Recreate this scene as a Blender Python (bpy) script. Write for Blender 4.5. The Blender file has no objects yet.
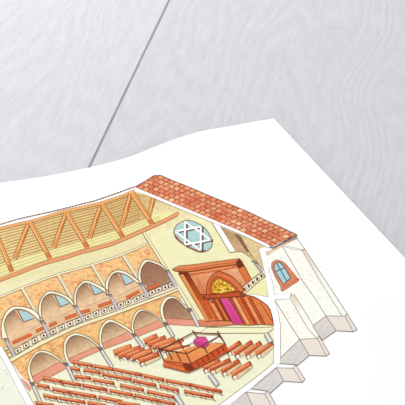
import bpy, bmesh, math, random
from mathutils import Vector
from mathutils.geometry import tessellate_polygon

random.seed(7)
C = bpy.context.scene.collection

# ------------------------------------------------------------------ camera
F_PX, DIST, PITCH = 877.0, 1.05, math.radians(37.5)
CAM = Vector((0.0, -DIST * math.cos(PITCH), DIST * math.sin(PITCH)))
cd = bpy.data.cameras.new('camera')
cd.sensor_width = 36.0
cd.lens = 36.0 * F_PX / 405.0
cam = bpy.data.objects.new('camera', cd)
C.objects.link(cam)
cam.location = CAM
cam.rotation_euler = (math.pi / 2 - PITCH, 0, 0)
bpy.context.scene.camera = cam


def ray(x, y):
    a = (x - 202.5) / F_PX
    b = (202.5 - y) / F_PX
    return Vector((a, math.cos(PITCH) + b * math.sin(PITCH), -math.sin(PITCH) + b * math.cos(PITCH)))


def on_plane(x, y, z=0.0):
    r = ray(x, y)
    return CAM + r * ((z - CAM.z) / r.z)


# ------------------------------------------------------------------ the sheet: a cylinder-bent rectangle
CORNER_LIFT = 0.006
CORNER = on_plane(273.7, 118.5, CORNER_LIFT)
_R = on_plane(405, 257.9, CORNER_LIFT)
VD = Vector((_R.x - CORNER.x, _R.y - CORNER.y, 0)).normalized()       # along the right edge
UD = Vector((VD.y, -VD.x, 0))
if UD.x > 0:
    UD = -UD                                                          # along the top edge, leftwards
TOP_EDGE = [(273.7, 118.5), (255, 121.5), (238, 124.8), (220, 127.8), (203, 130.9), (190, 134.3), (175.4, 138.9),
            (163, 143.6), (150.4, 148.6), (138, 153.6), (125, 158.2), (107, 163.3), (90, 167.4), (70, 171.6),
            (50, 175.5), (25, 179.5), (0, 183)]


def edge_profile():
    out = []
    for x, y in TOP_EDGE:
        r = ray(x, y)
        t = (CORNER - CAM).dot(VD) / r.dot(VD)
        p = CAM + r * t
        out.append(((p - CORNER).dot(UD), p.z))
    u, h = out[-1]
    out += [(u + .07, h + .001), (u + .16, h - .002), (u + .25, h - .003), (u + .34, h - .004)]
    return out


PROFILE = edge_profile()
HMIN = min(h for _, h in PROFILE)


def height(u):
    P = PROFILE
    if u <= P[0][0]:
        return P[0][1]
    for i in range(len(P) - 1):
        if u <= P[i + 1][0]:
            t = (u - P[i][0]) / (P[i + 1][0] - P[i][0])
            a, b = P[i][1], P[i + 1][1]

            def slope(k):
                lo, hi = max(k - 1, 0), min(k + 1, len(P) - 1)
                return (P[hi][1] - P[lo][1]) / (P[hi][0] - P[lo][0])
            d = P[i + 1][0] - P[i][0]
            m0, m1 = slope(i) * d, slope(i + 1) * d
            return ((2 * t ** 3 - 3 * t ** 2 + 1) * a + (t ** 3 - 2 * t ** 2 + t) * m0 +
                    (-2 * t ** 3 + 3 * t ** 2) * b + (t ** 3 - t ** 2) * m1)
    return P[-1][1]


STEP = 0.008


def height_lin(u):                       # the facetted profile shared by sheet and print
    k = math.floor(u / STEP)
    t = u / STEP - k
    return height(k * STEP) * (1 - t) + height((k + 1) * STEP) * t


SHIFT = 0.0012 - HMIN                    # keep the lowest trough just above the boards


def uv_of(x, y, lift=0.0):
    """Where on the sheet (u, v in metres) the drawing's point lies."""
    z = CORNER_LIFT
    for _ in range(25):
        p = on_plane(x, y, z)
        q = p - CORNER
        u = q.dot(UD)
        z = height_lin(u) + lift
    return (u, q.dot(VD))


def sheet_point(u, v, lift):
    p = CORNER + UD * u + VD * v
    return Vector((p.x, p.y, height_lin(u) + lift))


# the whole sheet sits a touch higher than the profile says; the boards' top is lowered to match
BOARD_TOP = HMIN - 0.0006

# ------------------------------------------------------------------ colour and materials
EXPO = 1.0                              # light falling on the sheet


def lin(c):
    c /= 255.0
    return c / 12.92 if c <= 0.04045 else ((c + 0.055) / 1.055) ** 2.4


def rgb(c):
    return tuple(min(lin(v) / EXPO, 0.975) for v in c)


def new_mat(name):
    m = bpy.data.materials.new(name)
    m.use_nodes = True
    nt = m.node_tree
    b = nt.nodes['Principled BSDF']
    b.inputs['Roughness'].default_value = 0.75
    b.inputs['Specular IOR Level'].default_value = 0.0
    return m, nt, b


def wash_material(name, amount, scale, tint=None, tint_amount=0.0, fine=0.0):
    """Watercolour: the pigment laid down per vertex, mottled by noise the way it pools on paper."""
    m, nt, b = new_mat(name)
    N, L = nt.nodes, nt.links
    att = N.new('ShaderNodeAttribute')
    att.attribute_name = 'pigment'
    tc = N.new('ShaderNodeTexCoord')
    n1 = N.new('ShaderNodeTexNoise')
    n1.inputs['Scale'].default_value = scale
    n1.inputs['Detail'].default_value = 3
    n1.inputs['Roughness'].default_value = 0.6
    L.new(tc.outputs['Object'], n1.inputs['Vector'])
    mr = N.new('ShaderNodeMapRange')
    mr.inputs['From Min'].default_value = 0.3
    mr.inputs['From Max'].default_value = 0.7
    mr.inputs['To Min'].default_value = 1 - amount
    mr.inputs['To Max'].default_value = 1 + amount * 0.8
    L.new(n1.outputs['Fac'], mr.inputs['Value'])
    mul = N.new('ShaderNodeVectorMath')
    mul.operation = 'SCALE'
    L.new(att.outputs['Color'], mul.inputs[0])
    L.new(mr.outputs[0], mul.inputs['Scale'])
    out = mul.outputs[0]
    if tint:
        n2 = N.new('ShaderNodeTexNoise')
        n2.inputs['Scale'].default_value = scale * 1.7
        n2.inputs['Detail'].default_value = 2
        L.new(tc.outputs['Object'], n2.inputs['Vector'])
        r2 = N.new('ShaderNodeMapRange')
        r2.inputs['From Min'].default_value = 0.48
        r2.inputs['From Max'].default_value = 0.68
        r2.inputs['To Max'].default_value = tint_amount
        L.new(n2.outputs['Fac'], r2.inputs['Value'])
        mx = N.new('ShaderNodeMix')
        mx.data_type = 'RGBA'
        L.new(r2.outputs[0], mx.inputs[0])
        L.new(out, mx.inputs[6])
        mx.inputs[7].default_value = rgb(tint) + (1,)
        out = mx.outputs[2]
    L.new(out, b.inputs['Base Color'])
    return m


WASH = wash_material('watercolour_wash', 0.05, 170)
STRONG = wash_material('streaky_watercolour', 0.16, 230)
ORANGE = wash_material('mottled_orange_plaster', 0.12, 150, (220, 124, 72), 0.75)
GOLD = wash_material('gold_lattice_paint', 0.15, 230, (150, 84, 28), 0.9)
STONE = wash_material('pale_stone_wash', 0.02, 130, (226, 218, 208), 0.3)
INK = wash_material('brown_ink', 0.0, 200)
MATS = [WASH, STRONG, ORANGE, GOLD, STONE, INK]
W_, S_, O_, G_, T_, I_ = range(6)

pm, pnt, pb = new_mat('white_paper')
pb.inputs['Roughness'].default_value = 0.6
pn = pnt.nodes.new('ShaderNodeTexNoise')
pn.inputs['Scale'].default_value = 60
pr = pnt.nodes.new('ShaderNodeMapRange')
pr.inputs['To Min'].default_value = 0.965
pr.inputs['To Max'].default_value = 0.975
pnt.links.new(pn.outputs['Fac'], pr.inputs['Value'])
pc = pnt.nodes.new('ShaderNodeCombineColor')
for k in range(3):
    pnt.links.new(pr.outputs[0], pc.inputs[k])
pnt.links.new(pc.outputs[0], pb.inputs['Base Color'])

# ------------------------------------------------------------------ drawing kit
poster = bpy.data.objects.new('poster', None)
C.objects.link(poster)
ORIGIN = CORNER + UD * 0.3 + VD * 0.3
ORIGIN.z = BOARD_TOP
poster.location = ORIGIN
poster['label'] = 'wavy white poster printed with a watercolour cutaway of a synagogue, lying on white boards'
poster['category'] = 'poster'


def smooth(pts, closed=False, n=6):
    """Catmull-Rom through the points."""
    out = []
    m = len(pts)
    for i in range(m if closed else m - 1):
        if closed:
            p = [pts[(i + k) % m] for k in (-1, 0, 1, 2)]
        else:
            p = [pts[max(i - 1, 0)], pts[i], pts[i + 1], pts[min(i + 2, m - 1)]]
        for j in range(n):
            t = j / n
            out.append(tuple(0.5 * (2 * p[1][k] + (p[2][k] - p[0][k]) * t +
                                    (2 * p[0][k] - 5 * p[1][k] + 4 * p[2][k] - p[3][k]) * t * t +
                                    (3 * p[1][k] - p[0][k] - 3 * p[2][k] + p[3][k]) * t ** 3) for k in (0, 1)))
    if not closed:
        out.append(tuple(pts[-1]))
    return out


def along(pts, t):
    """Point at fraction t of a polyline's length."""
    ls = [math.dist(pts[i], pts[i + 1]) for i in range(len(pts) - 1)]
    d = t * sum(ls)
    for i, l in enumerate(ls):
        if d <= l or i == len(ls) - 1:
            k = d / l if l else 0
            return (pts[i][0] + (pts[i + 1][0] - pts[i][0]) * k, pts[i][1] + (pts[i + 1][1] - pts[i][1]) * k)
        d -= l


def at_x(pts, x):
    """Height of a polyline (sorted by x) at x."""
    for i in range(len(pts) - 1):
        if x <= pts[i + 1][0] or i == len(pts) - 2:
            k = (x - pts[i][0]) / (pts[i + 1][0] - pts[i][0])
            return pts[i][1] + (pts[i + 1][1] - pts[i][1]) * k


class Part:
    def __init__(self, name, layer, parent=None, label=None):
        self.name, self.layer, self.parent, self.label = name, layer, parent, label
        self.bm = bmesh.new()
        self.col = self.bm.verts.layers.float_color.new('pigment')
        self.n = 0

    def fill(self, pts, col, mat=W_, col2=None, a=None, b=None):
        """A filled outline; with col2 the pigment runs from col at a to col2 at b."""
        lift = self.layer * 3.5e-5 + self.n * 4e-6 + 4e-5
        self.n += 1
        uv = [Vector((*uv_of(*p, lift), 0)) for p in pts]
        area = sum(uv[i].x * uv[(i + 1) % len(uv)].y - uv[(i + 1) % len(uv)].x * uv[i].y for i in range(len(uv)))
        if area < 0:
            uv.reverse()
        tmp = bmesh.new()
        vs = [tmp.verts.new(p) for p in uv]
        for t in tessellate_polygon([uv]):
            try:
                tmp.faces.new([vs[i] for i in t])
            except ValueError:
                pass

        def cut(axis, step):
            lo = min(v.co[axis] for v in tmp.verts)
            hi = max(v.co[axis] for v in tmp.verts)
            k = math.floor(lo / step) + 1
            while k * step < hi:
                co, no = [0, 0, 0], [0, 0, 0]
                co[axis], no[axis] = k * step, 1
                bmesh.ops.bisect_plane(tmp, geom=tmp.verts[:] + tmp.edges[:] + tmp.faces[:], dist=1e-7, plane_co=co, plane_no=no)
                k += 1
        cut(0, STEP)
        if col2:
            cut(1, STEP)
            ua, ub = Vector((*uv_of(*a), 0)), Vector((*uv_of(*b), 0))
            d = ub - ua
        c1 = rgb(col)
        c2 = rgb(col2) if col2 else None
        mp = {}
        for v in tmp.verts:
            nv = self.bm.verts.new(sheet_point(v.co.x, v.co.y, lift) - ORIGIN)
            if c2:
                t = max(0.0, min(1.0, (v.co - ua).dot(d) / d.length_squared))
                c = tuple(c1[k] * (1 - t) + c2[k] * t for k in range(3))
            else:
                c = c1
            nv[self.col] = (*c, 1)
            mp[v] = nv
        for f in tmp.faces:
            q = [mp[v] for v in f.verts]
            nf = self.bm.faces.new(q)
            nf.normal_update()
            if nf.normal.z < 0:
                nf.normal_flip()
            nf.material_index = mat
        tmp.free()
        return self

    def line(self, pts, w=0.7, col=(120, 88, 66), mat=I_, closed=False, w2=None):
        """An ink stroke of w pixels."""
        pts = [tuple(p) for p in pts]
        if closed:
            pts = pts + [pts[0]]
        n = len(pts)
        segs = [(pts[i], pts[i + 1]) for i in range(n - 1) if math.dist(pts[i], pts[i + 1]) > 1e-6]
        m = len(segs)

        def nrm(s):
            dx, dy = s[1][0] - s[0][0], s[1][1] - s[0][1]
            l = math.hypot(dx, dy)
            return (-dy / l, dx / l)
        ns = [nrm(s) for s in segs]

        def joint(i, j):
            """Shared offset direction where two segments meet gently, else each keeps its own."""
            if not 0 <= j < m:
                if not closed:
                    return ns[i]
                j %= m
            c = ns[i][0] * ns[j][0] + ns[i][1] * ns[j][1]
            if c < 0.8:
                return ns[i]
            x, y = ns[i][0] + ns[j][0], ns[i][1] + ns[j][1]
            l = math.hypot(x, y)
            return (x / l, y / l)
        for i, (a, b) in enumerate(segs):
            wa = (w if w2 is None else w + (w2 - w) * i / m) / 2
            wb = (w if w2 is None else w + (w2 - w) * (i + 1) / m) / 2
            na, nb = joint(i, i - 1), joint(i, i + 1)
            k = self.n
            self.fill([(a[0] + na[0] * wa, a[1] + na[1] * wa), (b[0] + nb[0] * wb, b[1] + nb[1] * wb),
                       (b[0] - nb[0] * wb, b[1] - nb[1] * wb), (a[0] - na[0] * wa, a[1] - na[1] * wa)], col, mat)
            self.n = k
        self.n += 1
        return self

    def done(self):
        me = bpy.data.meshes.new(self.name)
        self.bm.to_mesh(me)
        self.bm.free()
        for m in MATS:
            me.materials.append(m)
        o = bpy.data.objects.new(self.name, me)
        C.objects.link(o)
        o.parent = self.parent or poster
        if self.label:
            o['label'] = self.label
        return o


def band(top, bottom):
    return list(top) + list(reversed(bottom))


def strip(a, b, w):
    dx, dy = b[0] - a[0], b[1] - a[1]
    l = math.hypot(dx, dy)
    ox, oy = -dy / l * w / 2, dx / l * w / 2
    return [(a[0] + ox, a[1] + oy), (b[0] + ox, b[1] + oy), (b[0] - ox, b[1] - oy), (a[0] - ox, a[1] - oy)]


def z8(x0, y0, pts):
    return [(x0 + p[0] / 8.1, y0 + p[1] / 8.1) for p in pts]


BROWN = (122, 88, 64)
DARK = (92, 58, 42)
GREY = (150, 142, 138)
WHITE = (255, 255, 255)

# ------------------------------------------------------------------ paper
U1, V1 = 0.72, 0.78
bm = bmesh.new()
nu = int(U1 / STEP)
rows = []
for i in range(nu + 1):
    u = i * STEP
    rows.append([bm.verts.new(sheet_point(u, v, 0) - ORIGIN) for v in (0, 0.2, 0.4, 0.6, V1)])
for i in range(nu):
    for j in range(4):
        f = bm.faces.new([rows[i][j], rows[i + 1][j], rows[i + 1][j + 1], rows[i][j + 1]])
bmesh.ops.recalc_face_normals(bm, faces=bm.faces[:])
if sum(f.normal.z for f in bm.faces) < 0:
    bmesh.ops.reverse_faces(bm, faces=bm.faces[:])
ret = bmesh.ops.extrude_face_region(bm, geom=bm.faces[:])
bmesh.ops.translate(bm, vec=(0, 0, -0.0004), verts=[g for g in ret['geom'] if isinstance(g, bmesh.types.BMVert)])
bmesh.ops.recalc_face_normals(bm, faces=bm.faces[:])
me = bpy.data.meshes.new('paper_sheet')
bm.to_mesh(me)
bm.free()
me.materials.append(pm)
sheet = bpy.data.objects.new('paper_sheet', me)
C.objects.link(sheet)
sheet.parent = poster
sheet['label'] = 'blank white paper of the poster with one sharp corner'

# ------------------------------------------------------------------ the printed drawing, part by part
# outlines of the drawing's main lines, shared by neighbours
RIDGE = [(-4, 225.3), (0, 224.4), (17.3, 219.2), (34.6, 215.3), (51.9, 211.4), (70, 207), (79, 204.6), (94.6, 200.7), (111.9, 194.9), (130, 188.2), (134.7, 186.6)]
RAFTER_TOP = [(-4, 228.4), (0, 227.2), (29, 220.4), (60, 211), (70, 211 - 2.4), (99.8, 201.9), (120, 195.3), (134.7, 189.4)]
TIE = [(-4, 281.4), (0, 280), (20, 272.3), (48, 262), (70, 255.8), (80.7, 252.2), (111.8, 243.9), (130, 236.4), (137.3, 233), (154.6, 225.3), (178, 213.6)]
ATTIC = [(-4, 268), (0, 266.5), (16, 260), (52, 249.4), (88, 239), (120, 229), (150, 216.5), (172, 210)]
CORNICE = [(-4, 298.5), (0, 297), (21, 288.3), (49.4, 277.6), (60, 273.8), (92.8, 264.6), (122, 255), (148.5, 243.3)]
SHELF_TOP = [(9, 358.6), (16, 355.3), (40, 341), (50, 336.8), (85, 321.5), (90, 319.9), (130, 305.8), (135, 304), (178, 288)]
SHELF_LOW = [(11.5, 362), (40, 346), (50, 341), (85, 325.3), (135, 307.4), (178, 290.6)]
RAIL_TOP = [(11, 350.2), (23.5, 343.4), (35.8, 336.4), (50.5, 329.6), (79.5, 317.2), (85, 315.2), (114.6, 305.2), (133, 298.7), (151, 290.6), (172, 281)]

# -- walls and floor washes
p = Part('printed_floor', 1, label='pale cream floor of the drawn hall')
p.fill([(27, 395), (36, 380), (66, 368), (100, 350), (133, 337), (165, 325.5), (205, 325), (274, 323), (273.4, 340), (273.5, 362.8), (218, 406), (34.5, 406)], (241, 240, 208), W_)
p.fill([(205, 320), (274, 322), (274.2, 333), (206, 333.5)], (240, 238, 196), W_)
p.line([(205, 327.6), (230, 327.2), (274, 327)], .7, (150, 120, 90))
p.line([(206, 333.2), (240, 333.2), (268, 333), (274, 328.5)], .8, (125, 98, 74))
p.line([(196, 335), (207, 328)], .5, (170, 150, 120))
p.line([(274, 340), (273.5, 362.8), (218, 405.5)], .7, (140, 122, 110))
p.done()

p = Part('printed_gable_wall', 2, label='cream end wall of the drawn hall with a tan shadow under the roof')
p.fill([(137, 234), (150, 224), (155, 197), (190, 212.5), (213, 222), (222, 227), (236, 252), (246, 255), (254, 261), (262, 270), (266, 290), (274, 323), (196, 323), (176, 288), (160, 262)], (236, 231, 184), W_)
p.fill([(153, 224), (156, 197.5), (190, 212.2), (203, 218), (192, 219.5), (180, 224), (170, 229), (160, 232), (148, 236)], (222, 200, 148), S_, (238, 231, 184), (160, 200), (176, 231))
p.fill([(181, 273), (187, 276), (208.5, 319.5), (204.5, 320)], (243, 238, 200), W_)
p.line([(182, 274), (206, 319.5)], .6, (150, 125, 90))
p.done()

p = Part('printed_ceiling_boards', 3, label='brown boarded attic ceiling of the drawing')
top = [(x, y + 2.2) for x, y in RAFTER_TOP] + [(154.5, 197), (150, 216.5)]
low = [q for q in ATTIC if q[0] < 151]
p.fill(top + list(reversed(low)), (230, 206, 146), S_, (212, 178, 120), (20, 262), (130, 196))
for i in range(1, 12):
    t = i / 12
    pts = []
    for k in range(0, 13):
        x = -3 + k * 13.0
        if x > 150:
            break
        yt = at_x([(a, b + 2.4) for a, b in RAFTER_TOP] + [(154.5, 197)], x)
        yb = at_x(ATTIC, x)
        pts.append((x, yt + (yb - yt) * t))
    p.line(pts, .9, (170, 124, 72) if i % 2 else (186, 146, 92))
p.done()

p = Part('printed_attic_floor', 4, label='yellow-green strip of attic floor in the drawing')
p.fill(low + [(170, 210), (176, 213)] + [(x, y - 1) for x, y in reversed(TIE) if x < 170], (236, 226, 164), W_)
for t in (.25, .5, .75):
    p.line([(x, at_x(ATTIC, x) * (1 - t) + at_x(TIE, x) * t) for x in (-3, 16, 35, 52, 70, 88, 105, 120, 140, 160)], .6, (196, 172, 98))
p.line(ATTIC[:-1], .6, (176, 140, 84))
p.done()

p = Part('printed_tie_beam', 6, label='salmon horizontal beam along the foot of the drawn roof frame')
p.fill([(x, y - 1.7) for x, y in TIE] + [(179.6, 213.6)] + [(x, y + 1.7) for x, y in reversed(TIE)], (227, 158, 110), W_)
p.line([(x, y - 1.8) for x, y in TIE], .6, (165, 105, 62))
p.line([(x, y + 1.9) for x, y in TIE], .7, (158, 98, 60))
p.done()

p = Part('printed_rafter', 6, label='light orange beam under the roof edge of the drawing')
p.fill(band(RAFTER_TOP, [(x, y + 3) for x, y in RAFTER_TOP]), (231, 172, 112), W_)
p.line([(x, y + 3.1) for x, y in RAFTER_TOP], .6, (150, 100, 55))
p.line(RAFTER_TOP, .5, (190, 130, 80))
p.done()

p = Part('printed_ridge_edge', 5, label='thin dotted tile edge of the far roof slope')
p.line(RIDGE, 1.0, (176, 150, 136))
for i in range(46):
    a, b = along(RIDGE, i / 46), along(RIDGE, (i + .5) / 46)
    p.line([a, b], 1.2, (112, 74, 58) if i % 3 else (158, 104, 82))
p.done()

for a, b, rear in [((28.5, 223.5), (14.7, 259), 1), ((65.7, 213.5), (53.6, 247.6), 1), ((100.6, 205.6), (89.4, 238.2), 1), ((130.6, 194), (121.7, 226.6), 1), ((153.9, 197.4), (148.7, 217), 1),
                   ((-6, 228.5), (12.1, 272), 0), ((30.2, 222), (50.1, 258.7), 0), ((66.9, 212.8), (87.7, 248), 0), ((102.3, 204), (123, 237.3), 0), ((132.1, 192.7), (152.8, 224.8), 0)]:
    p = Part('printed_truss_brace', 7 if rear else 8)
    p.fill(strip(a, b, 4.0), (228, 160, 96) if rear else (234, 168, 102), W_)
    dx, dy = (b[0] - a[0]), (b[1] - a[1])
    if rear:   # red-brown shadow on the right and top
        p.fill([(a[0] + 1.6, a[1]), (a[0] + dx * .55 + 2.0, a[1] + dy * .55), (a[0] + dx * .5 + .4, a[1] + dy * .5), (a[0] - .6, a[1] + 1)], (208, 116, 64), W_)
    else:
        p.fill([(b[0] - 2.2, b[1] - .4), (b[0] + 2, b[1] - .6), (b[0] - dx * .2 + 1.8, b[1] - dy * .2), (b[0] - dx * .14 - 2, b[1] - dy * .14)], (214, 126, 74), W_)
    s = strip(a, b, 4.2)
    p.line([s[0], s[1]], .6, (140, 88, 48))
    p.line([s[3], s[2]], .6, (140, 88, 48))
    p.line([(a[0] - .5, a[1] + 2), (a[0] - .5 + dx * .75, a[1] + dy * .75)], .9, (244, 192, 122))
    p.line([(a[0] + (1 if rear else .6), a[1] + 1), (b[0] + .6, b[1] - 1)], .45, (182, 108, 58))
    p.done()

# -- tiled roof
A, B2, T1, R1, R0, A0 = (134.7, 186.9), (154, 175.6), (160.6, 175.2), (296.8, 234.7), (272, 246.4), (136.5, 187.6)
roof = Part('printed_roof', 9, label='red tiled roof slope of the drawing')
top_edge = [(154, 175.6), (160.6, 175.2), (171.8, 180.2), (190, 187.3), (214.6, 197.9), (250, 212.6), (266, 220.4), (296.8, 234.7)]
low_edge = [(135.2, 187.2), (154.6, 195.4), (180, 206), (214.6, 220.5), (240, 231), (250, 235.8), (269.4, 245.2), (272, 246.6)]
roof.fill(band(top_edge, low_edge), (205, 120, 84), W_)
NC, NR = 27, 5
tile_cols = [(232, 158, 120), (224, 136, 100), (214, 120, 86), (208, 108, 78), (236, 178, 138), (240, 192, 150), (218, 126, 90), (228, 146, 110)]
rnd = random.Random(3)
for r in range(NR):
    for c in range(NC + 1):
        off = r * 0.2
        t0, t1 = max(0, (c - off) / NC), min(1, (c + 1 - off) / NC)
        if t1 <= t0:
            continue

        def pt(t, s):
            a, b = along(top_edge, t), along(low_edge, t)
            return (a[0] + (b[0] - a[0]) * s, a[1] + (b[1] - a[1]) * s)
        s0, s1 = r / NR, (r + .86) / NR
        e = .12 / NC
        roof.n = 3
        roof.fill([pt(t0 + e, s0), pt(t1 - e, s0), pt(t1 - e, s1), pt(t0 + e, s1)], rnd.choice(tile_cols), W_, rnd.choice(tile_cols), pt(t0, s0), pt(t1, s1))
        roof.n = 7
        if rnd.random() < .88:
            roof.line([pt(t0 + e, s1 + .02), pt(t1 - e, s1 + .02)], .75, rnd.choice([(120, 62, 44), (140, 72, 50), (158, 84, 58)]))
        roof.n = 10
        if rnd.random() < .8:
            roof.line([pt(t1, s0), pt(t1, s1)], .6, rnd.choice([(150, 80, 56), (130, 66, 46)]))
roof.n = 13
roof.line([(134.7, 186.9), (153.7, 175.6), (160.6, 175.2)] + top_edge[2:], .8, (128, 74, 54))
roof = roof.done()
p = Part('printed_roof_verge', 10, parent=roof, label='white cut edge under the roof tiles')
p.fill(band(low_edge[:-1], [(x - .8, y + 2.4) for x, y in low_edge[:-1]]), WHITE, I_)
p.line([(x - .9, y + 2.6) for x, y in low_edge[1:-1]], .45, (170, 140, 110))
p.done()
p = Part('printed_eaves_gutter', 11, parent=roof, label='dark line along the eaves')
p.line([(269.6, 247.3), (272.8, 247.7), (296.4, 236.4), (296.8, 234.7)], 1.0, (112, 90, 82))
p.line([(272, 249.2), (296.6, 238)], .7, (150, 125, 110))
p.done()

# -- round window with a star
pts = smooth(z8(165, 210, [(72, 185), (90, 130), (150, 90), (230, 92), (325, 150), (382, 250), (358, 318), (280, 340), (180, 295), (100, 240)]), True)
rw = Part('printed_round_window', 8, label='round pale blue window high on the drawn end wall')
rw.fill(pts, (172, 208, 206), W_)
rw.fill(z8(165, 210, [(72, 185), (90, 200), (150, 262), (220, 305), (300, 325), (280, 340), (180, 295), (100, 240)]), (200, 176, 150), W_)
rw.line(pts, .9, (130, 105, 88), closed=True)
rw.line(z8(165, 210, [(80, 205), (120, 255), (180, 297), (270, 337), (330, 330)]), 1.4, (128, 84, 66))
rw = rw.done()
p = Part('printed_star', 9, parent=rw, label='white six-pointed star of window bars')
star = [[(162, 92), (162, 280), (372, 240)], [(85, 172), (290, 133), (290, 328)]]
for tri in star:
    q = z8(165, 210, [(x + 15, y + 8) for x, y in tri])
    p.line(q, 1.9, (104, 88, 78), closed=True)
for tri in star:
    p.line(z8(165, 210, tri), 1.75, (252, 252, 248), closed=True)
p.done()

# -- gallery side
p = Part('printed_cornice', 5, label='cream band of wall above the gallery arches')
p.fill([(x, y + 1.8) for x, y in TIE[:-3]] + [(141, 233.5), (150, 246)] + [(x, y) for x, y in reversed(CORNICE)], (232, 222, 172), W_, (242, 234, 192), (0, 282), (4, 296))
p.fill(band([(x, y - .8) for x, y in CORNICE], [(x, y + .8) for x, y in CORNICE]), (243, 236, 205), W_)
p.line([(x, y - 1.2) for x, y in CORNICE], .7, (168, 152, 118))
p.line([(x, y + .9) for x, y in CORNICE], .7, (160, 128, 88))
p.done()

p = Part('printed_spandrel', 4, label='mottled orange plaster between the upper arches')
p.fill([(x, y + .5) for x, y in CORNICE] + [(151, 246), (162, 264), (176, 286)] + [(x, y) for x, y in reversed(SHELF_TOP)] + [(-4, 352)], (241, 198, 138), O_)
p.done()
p = Part('printed_spandrel', 4, label='mottled orange plaster between the lower arches')
p.fill(list(SHELF_LOW) + [(184, 306), (198, 326), (165, 324), (133, 331), (98, 346), (64, 362), (30, 382), (23, 378)], (240, 196, 130), O_)
p.done()

for a, b in [((22.2, 288.4), (36.5, 313)), ((58.3, 275), (71.8, 298.5)), ((92.4, 265.5), (106.2, 288.2)), ((123.3, 255.8), (137.5, 277.5))]:
    p = Part('printed_wall_strip', 6)
    p.fill(strip(a, b, 3.0), (244, 236, 200), W_)
    s = strip(a, b, 3.2)
    p.line([s[0], s[1]], 1.0, (148, 130, 106))
    p.line([s[3], s[2]], .5, (186, 160, 120))
    p.line([(a[0] + .7, a[1]), (b[0] + .7, b[1])], .7, (206, 194, 164))
    p.done()
p = Part('printed_corner_pilaster', 6, label='thin cream corner strip where the drawn side and end walls meet')
p.fill([(142, 232.5), (145, 232), (201.5, 321), (198.5, 325.5)], (240, 234, 196), W_)
p.line([(142.3, 232.8), (161.5, 264), (176, 286.5), (198.5, 325)], .8, (140, 112, 82))
p.line([(145, 232.2), (165, 264), (201.5, 321.5)], .6, (165, 140, 105))
p.done()

UPPER = [
    # outer, inner (left foot to right foot), window
    ([(2.2, 340), (1.2, 330), (1.9, 322), (5.5, 313), (9.5, 308.5), (14.8, 306.3), (24.7, 307), (33.3, 310), (38.5, 314.5), (41.8, 319)],
     [(9.5, 343), (7.2, 336), (4.9, 329), (4.5, 323), (7.4, 315.5), (13.6, 310), (19.8, 309.1), (28.4, 311.8), (35.8, 317.4), (41.5, 323.5)],
     [(17.3, 310), (28.4, 312.7), (34, 318.2), (24, 322.2)]),
    ([(40.5, 322), (38.8, 314), (38.3, 308.3), (40.7, 299.7), (47.2, 291.6), (54.8, 291.6), (64.7, 294.9), (70.9, 299.2), (74.6, 304)],
     [(46, 324), (42.6, 319), (41.2, 311), (41.9, 302.5), (44.9, 296.8), (49.9, 293.9), (56, 294.4), (64.7, 298), (70.9, 303.5), (75.5, 308.5)],
     [(54.8, 295.3), (62.8, 297.8), (69.4, 303.3), (60.4, 307)]),
    ([(75.5, 308), (73.6, 302), (75, 291), (80.2, 283.4), (85.9, 280.4), (94.6, 282.9), (103.2, 287.3), (109.5, 292)],
     [(80.5, 313), (77.4, 307), (76.2, 300), (77, 292), (80.7, 286), (85.9, 283), (94.6, 286), (102.3, 290.7), (110, 297)],
     [(89.3, 284), (97.3, 287.3), (102.9, 292), (94.9, 295)]),
    ([(107, 296), (105.4, 289), (105.6, 283), (107.2, 278.5), (111.5, 272.7), (116.5, 270.2), (123.3, 270.8), (130.7, 274.5), (136, 278.5), (139.5, 281)],
     [(114, 302), (109.5, 295), (108.3, 288.3), (109, 281.5), (111.5, 276), (115.2, 273), (120.8, 273), (128.2, 276), (134.4, 280.8), (140.5, 285)],
     [(120.2, 273.8), (127.6, 276.2), (133.4, 281.5), (125.7, 285.2)]),
    ([(139.5, 284), (138, 277), (139.3, 268.5), (142.3, 262.3), (145.4, 259.6), (151, 260), (158.4, 262.7), (163.3, 265.8), (167, 270)],
     [(148, 291), (142.5, 283.5), (140.8, 277), (141, 271.5), (143, 266), (147.3, 261.9), (152.2, 262.8), (159.6, 265.8), (164.6, 269.4), (168.8, 275), (172.8, 282)],
     None),
]
UCOL = [((5, 338.5), (14.8, 356)), ((42.2, 321), (49.6, 337)), ((74.8, 305.5), (84.8, 322)), ((109.7, 294.5), (118.3, 310.5)), ((140.7, 283), (149.2, 298.5)), ((167.2, 270.5), (176, 287))]
UBENCH = [[((12.3, 343), (31.5, 334.2)), ((35.8, 331.3), (46.5, 326.3))], [((49, 326), (56.7, 322.2)), ((64.7, 318.6), (77, 314))], [((79, 313.2), (90, 309.8)), ((98, 306.4), (111.5, 301.8))],
          [((126, 298), (139.5, 291.2))], [((148, 289), (159.3, 283.9))]]
UPAN = [[(17.6, 350.6), (26, 345.4), (34.8, 340.5), (43.6, 335.6)], [(53, 331.4), (61.6, 327.4), (70, 323.7), (78.3, 320.6)], [(88, 316.6), (96, 313.4), (104, 310.6), (111.5, 307.9)],
        [(120.5, 304.6), (128.2, 302), (136.6, 298.8), (143.6, 296)], [(152, 292.6), (158.6, 289.8), (165.2, 287.2), (171.3, 284.6)]]
BOTTOMS = [((11, 349), (47.5, 331.5)), ((47.5, 331.5), (83.5, 315.5)), ((83.5, 315.5), (116.5, 304.5)), ((116.5, 304.5), (147.5, 291.8)), ((149, 291), (173, 281))]
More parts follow.
